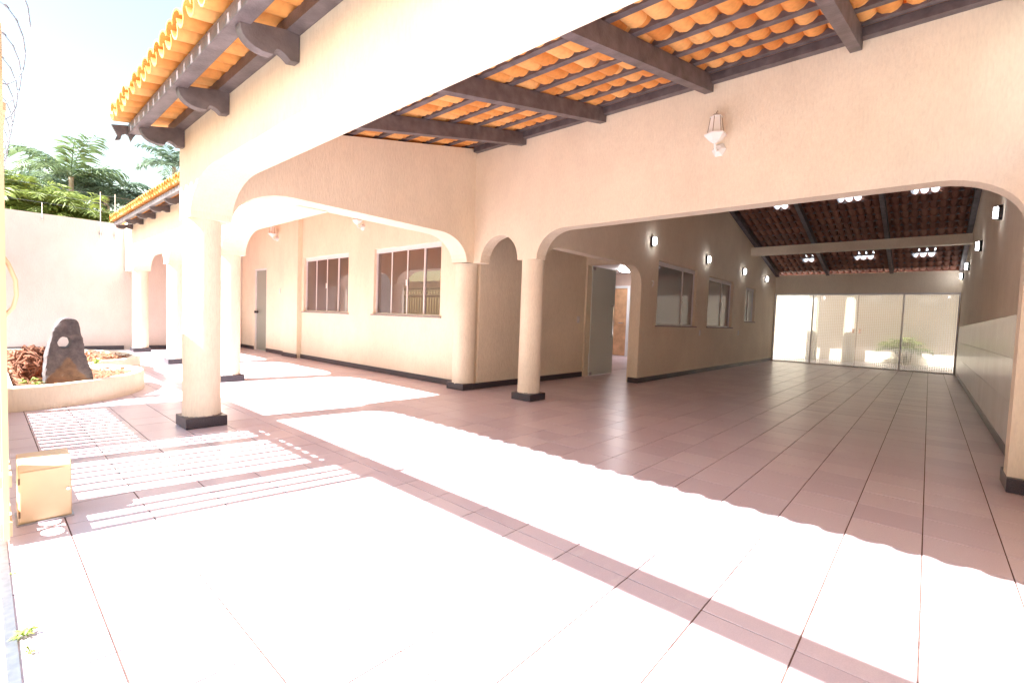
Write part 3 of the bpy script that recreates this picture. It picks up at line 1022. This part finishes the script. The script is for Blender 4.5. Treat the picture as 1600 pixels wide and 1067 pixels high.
def inside(x, y):
    c = False
    P = INN + [Vector((0.10, 6.2))]
    j = len(P) - 1
    for i in range(len(P)):
        if (P[i].y > y) != (P[j].y > y) and x < (P[j].x - P[i].x) * (y - P[i].y) / (P[j].y - P[i].y) + P[i].x:
            c = not c
        j = i
    return c
for i in range(NX + 1):
    for j in range(NYY + 1):
        x, y = 0.12 + i * 0.05, 6.1 + j * 0.05
        idx[i, j] = len(mb.v)
        mb.v.append((x, y, 0.165 + 0.045 * mnoise.noise(Vector((x * 4, y * 4, 1))) + 0.025 * mnoise.noise(Vector((x * 13, y * 13, 2)))))
for i in range(NX):
    for j in range(NYY):
        cs = [(0.12 + (i + a) * 0.05, 6.1 + (j + b) * 0.05) for a in (0, 1) for b in (0, 1)]
        if any(inside(*c) for c in cs):
            mb.f.append((idx[i, j], idx[i + 1, j], idx[i + 1, j + 1], idx[i, j + 1]))
mb.build('soil', 'soil', pl, smooth=True)
mb = MB()
rnd = random.Random(5)
for k in range(1500):
    x, y = rnd.uniform(0.2, 1.6), rnd.uniform(6.2, 10.8)
    if not inside(x, y):
        continue
    s = rnd.uniform(0.012, 0.04)
    e = Matrix.Translation((x, y, 0.19 + rnd.uniform(-0.01, 0.03))) @ Matrix.Rotation(rnd.uniform(0, 6.28), 4, 'Z') @ Matrix.Rotation(rnd.uniform(-.7, .7), 4, 'X') @ Matrix.Rotation(rnd.uniform(-.7, .7), 4, 'Y')
    mb.add([e @ Vector(q) for q in ((-s, 0, 0), (0, -s * .4, .004), (s, 0, 0), (0, s * .4, .006))], [(0, 1, 2, 3)])
tag(mb.build('leaf_litter', 'litter'), 'scattered dry leaves and straw over the planter soil', kind='stuff')

# standing stone with a hole
def stone():
    out = [(0.395, 0.12), (0.40, 0.22), (0.405, 0.36), (0.425, 0.50), (0.45, 0.62), (0.475, 0.73), (0.51, 0.81), (0.545, 0.848), (0.60, 0.85), (0.645, 0.838), (0.667, 0.80), (0.672, 0.72), (0.678, 0.66), (0.69, 0.63), (0.70, 0.53), (0.72, 0.42), (0.75, 0.31), (0.775, 0.22), (0.79, 0.12)]
    hole = [(0.549 + 0.046 * math.cos(a), 0.60 + 0.052 * math.sin(a)) for a in [2 * math.pi * i / 12 for i in range(12)]]
    bm = bmesh.new()
    rings = []
    for pts in (out, hole):
        vs = [bm.verts.new((u, 0, v)) for u, v in pts]
        rings.append([bm.edges.new((vs[i], vs[(i + 1) % len(vs)])) for i in range(len(vs))])
    bmesh.ops.triangle_fill(bm, use_beauty=True, edges=rings[0] + rings[1])
    r = bmesh.ops.extrude_face_region(bm, geom=bm.faces[:])
    for v in [e for e in r['geom'] if isinstance(e, bmesh.types.BMVert)]:
        v.co.y += 0.17
    bmesh.ops.recalc_face_normals(bm, faces=bm.faces)
    for v in bm.verts:
        v.co.x -= 0.59
    me = bpy.data.meshes.new('standing_stone')
    bm.to_mesh(me)
    bm.free()
    me.materials.append(M['stone'])
    o = link('standing_stone', me, (0.59, 6.40, 0.0))
    rm = o.modifiers.new('remesh', 'REMESH')
    rm.mode, rm.voxel_size, rm.use_smooth_shade = 'VOXEL', 0.012, True
    sm = o.modifiers.new('smooth', 'SMOOTH')
    sm.iterations, sm.factor = 3, 0.5
    for sc, st in ((0.22, 0.05), (0.05, 0.014)):
        tx = bpy.data.textures.new('stone_noise', 'CLOUDS')
        tx.noise_scale, tx.noise_depth = sc, 3
        dm = o.modifiers.new('displace', 'DISPLACE')
        dm.texture, dm.strength, dm.mid_level = tx, st, 0.5
    return o
tag(stone(), 'dark upright standing stone pierced by a round hole in the planter', 'stone')

# dry root ball
mb = MB()
rnd = random.Random(9)
C0 = Vector((0.37, 7.05, 0.33))
for k in range(150):
    d = Vector((rnd.gauss(0, 1), rnd.gauss(0, 1), rnd.gauss(0.15, 1))).normalized()
    tdir = d.cross(Vector((rnd.gauss(0, 1), rnd.gauss(0, 1), rnd.gauss(0, 1)))).normalized()
    r0 = rnd.uniform(0.10, 0.165)
    pts = []
    for i in range(6):
        a = (i - 2.5) * 0.32
        p = (d * math.cos(a) + tdir * math.sin(a)) * r0 * (1 + 0.12 * rnd.gauss(0, 1))
        pts.append(C0 + Vector((p.x * 1.0, p.y * 1.0, p.z * 1.15)))
    mb.tube(pts, [0.011, 0.012, 0.011, 0.009, 0.007, 0.003], 5)
mb.lathe([(0.03, -0.17), (0.10, -0.10), (0.125, 0), (0.10, 0.10), (0.03, 0.15)], C0, 12)
tag(mb.build('root_ball', 'root'), 'tangled reddish brown dry root ball behind the standing stone', 'root ball')

def weed(x, y, z, s, label, n=14, mname='weed', seed=1):
    r = random.Random(seed)
    mb = MB()
    for i in range(n):
        a = r.uniform(0, 6.28)
        l = s * r.uniform(0.6, 1.1)
        d = Vector((math.cos(a), math.sin(a), 0))
        sd = Vector((-d.y, d.x, 0)) * l * 0.16
        h = l * r.uniform(0.3, 1.0)
        p0 = Vector((x, y, z)) + d * l * 0.05
        p1 = p0 + d * l * 0.5 + Vector((0, 0, h * 0.8))
        p2 = p0 + d * l + Vector((0, 0, h * 0.6))
        mb.add([p0, p1 - sd, p2, p1 + sd], [(0, 1, 2, 3)])
    tag(mb.build('weed', mname), label, 'weed', 'weeds')
weed(0.30, 6.55, 0.19, 0.09, 'small green weed at the near end of the planter soil', seed=2)
weed(0.36, 6.42, 0.18, 0.06, 'low yellowish weed right under the standing stone', seed=5)
weed(0.98, 8.05, 0.20, 0.13, 'pale green seedling standing by the planter notch', seed=3)
weed(0.075, 1.97, 0.0, 0.035, 'larger bright green weed growing by the gate track', 26, seed=4)
weed(0.085, 1.86, 0.0, 0.022, 'tiny yellow weed just in front of the larger track weed', 14, seed=6)
weed(0.07, 2.45, 0.0, 0.018, 'tiny weed beside the gate track near the motor box', 10, seed=7)

# ------------------------------------------------------------------ lamps
def lantern(axis, x, y, z, label, s=1.0):
    """wall lantern; the wall faces -X at X = x"""
    t = empty('wall_lantern', (x, y, z))
    tag(t, label, 'lantern', 'white wall lanterns')
    MB().lathe([(0.062 * s, 0), (0.062 * s, -0.012), (0.045 * s, -0.03), (0.03 * s, -0.045)], (x, y, z - 0.10), 6, 'x').build('wall_plate', 'white', t)
    MB().tube([(x - 0.03, y, z - 0.11), (x - 0.08, y, z - 0.125), (x - 0.115, y, z - 0.105), (x - 0.12, y, z - 0.07)], 0.011, 8).build('arm', 'white', t, smooth=True)
    cx = x - 0.12
    dish = MB().lathe([(0.015, -0.075), (0.05, -0.055), (0.092, -0.012), (0.095, 0.0), (0.06, 0.004)], (cx, y, z), 6).build('dish', 'white', t)
    b = MB().lathe([(0.066, 0.004), (0.046, 0.145)], (cx, y, z), 6).build('shade', 'opal', t)
    e = MB()
    for k in range(6):
        a = 2 * math.pi * k / 6
        e.tube([(cx + 0.067 * math.cos(a), y + 0.067 * math.sin(a), z + 0.004), (cx + 0.047 * math.cos(a), y + 0.047 * math.sin(a), z + 0.146)], 0.0025, 5)
    e.lathe([(0.070, 0.0), (0.070, 0.006)], (cx, y, z), 6)
    e.build('edge', 'bronze', b)
    cp = MB().lathe([(0.056, 0.145), (0.050, 0.155), (0.02, 0.172), (0.006, 0.18)], (cx, y, z), 6).build('cap', 'white', t)
    MB().tube([(cx, y, z + 0.178), (cx, y, z + 0.19), (cx, y - 0.008, z + 0.20), (cx, y - 0.012, z + 0.193)], 0.003, 6).build('finial', 'bronze', cp)
lantern('x', 4.40, 1.50, 2.665, 'white six-sided wall lantern on the wall above the large arch')
lantern('x', 4.49, 7.55, 2.60, 'white wall lantern above the gap between the two brown windows')
lantern('x', 4.49, 11.15, 2.70, 'white wall lantern between the pier and the frosted veranda door')

def bulkhead(x, y, z, sgn, label):
    t = empty('bulkhead_light', (x, y, z))
    tag(t, label, 'wall light', 'oval bulkhead lights in the room')
    def oval(a, b, d0, d1, n=18):
        p = [(a * math.copysign(abs(math.cos(q)) ** 0.8, math.cos(q)), b * math.copysign(abs(math.sin(q)) ** 0.8, math.sin(q))) for q in [2 * math.pi * i / n for i in range(n)]]
        return MB().prism(p, lambda u, v: (x + u, y + sgn * d0, z + v), lambda u, v: (x + u * 0.88, y + sgn * d1, z + v * 0.92))
    oval(0.058, 0.090, 0.001, 0.04).build('rim', 'blackmetal', t)
    oval(0.042, 0.066, 0.041, 0.075).build('globe', 'bulb', t, smooth=True)
    MB().box(x - 0.05, x + 0.05, y + sgn * 0.06 - 0.003, y + sgn * 0.079 + 0.003, z + 0.02, z + 0.028).build('guard', 'blackmetal', t)
for x, lab in ((7.52, 'nearest the entrance arch'), (10.13, 'between the first and second room windows'), (12.70, 'left of the small third room window'), (14.85, 'last before the sliding doors')):
    bulkhead(x, 3.587, 2.375, -1, 'lit oval wall light on the window wall, ' + lab)
for x, lab in ((7.75, 'first from the arch and largest'), (10.5, 'second from the arch'), (13.5, 'third from the arch'), (15.75, 'last, next to the sliding doors')):
    bulkhead(x, -0.546, 2.41, 1, 'lit oval wall light over the ceramic wainscot, ' + lab)
cl = empty('ceiling_lamp', (11.7, 6.27, 2.45))
tag(cl, 'round lit ceiling lamp in the hall behind the entrance', 'ceiling lamp')
MB().lathe([(0.22, 0), (0.22, -0.02)], (11.7, 6.27, 2.449), 24).build('base', 'white', cl)
MB().lathe([(0.21, -0.021), (0.19, -0.05), (0.12, -0.075), (0.02, -0.085)], (11.7, 6.27, 2.449), 24).build('shade', 'ceil_lamp', cl, smooth=True)

def plate(name, x, y, z, dx, dy, label, cat, m='plastic'):
    """small wall plate with a rocker"""
    t = empty(name, (x, y, z))
    tag(t, label, cat)
    w = 0.038
    if dy:
        MB().box(x - w, x + w, min(y, y + dy * .008), max(y, y + dy * .008), z - 0.06, z + 0.06).build('plate', m, t, bevel=0.002)
        MB().box(x - 0.012, x + 0.012, min(y + dy * .0085, y + dy * .013), max(y + dy * .0085, y + dy * .013), z - 0.025, z + 0.025).build('rocker', 'white', t)
    else:
        MB().box(min(x, x + dx * .008), max(x, x + dx * .008), y - w, y + w, z - 0.06, z + 0.06).build('plate', m, t, bevel=0.002)
        MB().box(min(x + dx * .0085, x + dx * .013), max(x + dx * .0085, x + dx * .013), y - 0.012, y + 0.012, z - 0.025, z + 0.025).build('rocker', 'white', t)
plate('light_switch', 7.02, 4.6645, 1.02, 0, -1, 'white light switch on the wall left of the glass entrance door', 'switch')
plate('socket', 9.96, 3.5865, 0.84, 0, -1, 'white socket between the first and second room windows', 'socket')
plate('socket', 12.60, 3.5865, 0.84, 0, -1, 'white socket below the wall between second and third room windows', 'socket')
plate('light_switch', 4.4895, 11.0, 1.42, -1, 0, 'small switch on the veranda wall by the frosted door', 'switch')
hk = MB().tube([(7.60, 3.586, 1.72), (7.60, 3.56, 1.715), (7.60, 3.55, 1.68), (7.60, 3.565, 1.65), (7.60, 3.575, 1.62)], 0.009, 7).build('wall_hook', 'plastic')
tag(hk, 'small pale hook on the wall left of the first room window', 'hook')

# ------------------------------------------------------------------ electric fence posts on the garden wall
for x, lab in ((1.72, 'thin white fence post bracketed to the garden wall, nearer the planter'), (1.96, 'thin white fence post on the garden wall beside the eave'), (0.84, 'thin white fence post on the garden wall below the tall palm')):
    t = empty('fence_post', (x, 13.30, 2.4))
    tag(t, lab, 'fence post', 'electric fence posts')
    top_ = 3.35 if x > 1 else 2.95
    MB().tube([(x, 13.285, 2.38 if x > 1 else 2.6), (x, 13.285, top_)], 0.007, 6).build('post', 'plastic', t)
    MB().box(x - .02, x + .02, 13.28, 13.301, 2.45 if x > 1 else 2.62, 2.50 if x > 1 else 2.66).build('clip', 'steel', t)
for z, lab in ((2.95, 'lowest electric fence wire above the garden wall'), (3.12, 'middle electric fence wire above the garden wall'), (3.29, 'highest electric fence wire above the garden wall')):
    tag(MB().tube([(-0.4, 13.285, z), (1.9, 13.285, z), (3.4, 13.285, z)], 0.0012, 5).build('fence_wire', 'steel'), lab, 'wire', 'electric fence wires')

# ------------------------------------------------------------------ palms
def palm(name, x, y, ztop, label, mname, nf=16, L=1.7, droop=1.0, trunk=0.10, seed=1, stems=1, group='palms behind the garden wall', upright=0.5, z0=-0.05):
    r = random.Random(seed)
    root = empty(name, (x, y, z0))
    tag(root, label, 'palm', group)
    tm, lm = MB(), MB()
    for s in range(stems):
        bx_, by_ = x + (r.uniform(-.45, .45) if stems > 1 else 0), y + (r.uniform(-.45, .45) if stems > 1 else 0)
        zt = ztop * (r.uniform(0.72, 1.0) if stems > 1 else 1)
        tm.tube([(bx_ * .3 + x * .7, by_ * .3 + y * .7, z0), (bx_ * .6 + x * .4, by_ * .6 + y * .4, zt * 0.5), (bx_, by_, zt)], [trunk * 1.3, trunk, trunk * 0.75], 8)
        c = Vector((bx_, by_, zt))
        for f in range(nf):
            a = 2 * math.pi * (f + r.uniform(-.3, .3)) / nf
            el = upright + r.uniform(-0.35, 0.65)
            ln = L * r.uniform(0.8, 1.1)
            d = Vector((math.cos(a), math.sin(a), 0))
            pts = []
            p = c.copy()
            e = el
            st = ln / 14
            for i in range(15):
                pts.append(p.copy())
                p = p + (d * math.cos(e) + Vector((0, 0, math.sin(e)))) * st
                e -= droop * 0.12 * (0.5 + i / 14)
            lm.tube(pts, [0.014 * (1 - 0.8 * i / 14) for i in range(15)], 4)
            side = Vector((-d.y, d.x, 0))
            for i in range(2, 15):
                for h in range(2):
                    q = pts[i] + (pts[i] - pts[i - 1]) * (-0.5 * h)
                    ax = (pts[i] - pts[i - 1]).normalized()
                    ll = ln * 0.34 * math.sin(math.pi * (0.12 + 0.80 * i / 14)) * r.uniform(0.85, 1.1)
                    for sg in (-1, 1):
                        dirv = (side * sg * 0.85 + ax * 0.55 + Vector((0, 0, r.uniform(-0.45, 0.25)))).normalized()
                        wv = ax * 0.032 * L / 1.5
                        m1 = q + dirv * ll * 0.5
                        tip = q + dirv * ll + Vector((0, 0, -ll * 0.22))
                        lm.add([q - wv * 0.5, m1 - wv, tip, m1 + wv], [(0, 1, 2, 3)])
    tm.build('trunk', 'trunk', root, smooth=True)
    lm.build('crown', mname, root)
palm('palm_tree', 1.72, 18.0, 4.45, 'tall single palm with arching fronds above the garden wall', 'leaf_mid', 15, 1.5, 0.9, 0.07, 3, upright=0.6)
palm('palm_tree', 2.55, 18.6, 4.15, 'dark bushy palm just right of the tall single palm', 'leaf_palm', 22, 1.35, 1.1, 0.09, 4)
palm('palm_tree', 3.15, 19.0, 4.1, 'dark palm nearest the far eave', 'leaf_palm', 20, 1.2, 1.1, 0.09, 5)
palm('palm_tree', 1.9, 19.5, 4.3, 'dark palm standing behind the tall single palm', 'leaf_palm', 20, 1.4, 1.0, 0.09, 8)
palm('areca_palm', 0.95, 15.6, 3.45, 'bright yellow-green areca clump, tallest of the clumps over the wall', 'leaf_areca', 11, 1.15, 1.2, 0.035, 6, 8, upright=0.8)
palm('areca_palm', 1.75, 15.4, 3.15, 'bright yellow-green areca clump close to the far eave', 'leaf_areca', 11, 1.0, 1.2, 0.035, 7, 8, upright=0.8)
palm('areca_palm', 0.45, 16.0, 3.25, 'green areca clump beside the street end of the garden wall', 'leaf_mid', 11, 1.1, 1.2, 0.035, 10, 8, upright=0.8)
palm('palm_tree', 5.0, 22.0, 6.3, 'distant palm fronds peeking between the two eaves', 'leaf_palm', 16, 1.5, 1.0, 0.09, 12)
palm('areca_palm', 19.2, 0.45, 0.55, 'green shrub palm in the back patio behind the glass', 'leaf_areca', 10, 0.6, 1.3, 0.03, 14, 5, group='patio plants', upright=0.9, z0=-0.01)
print('roof tiles as objects', ntile)
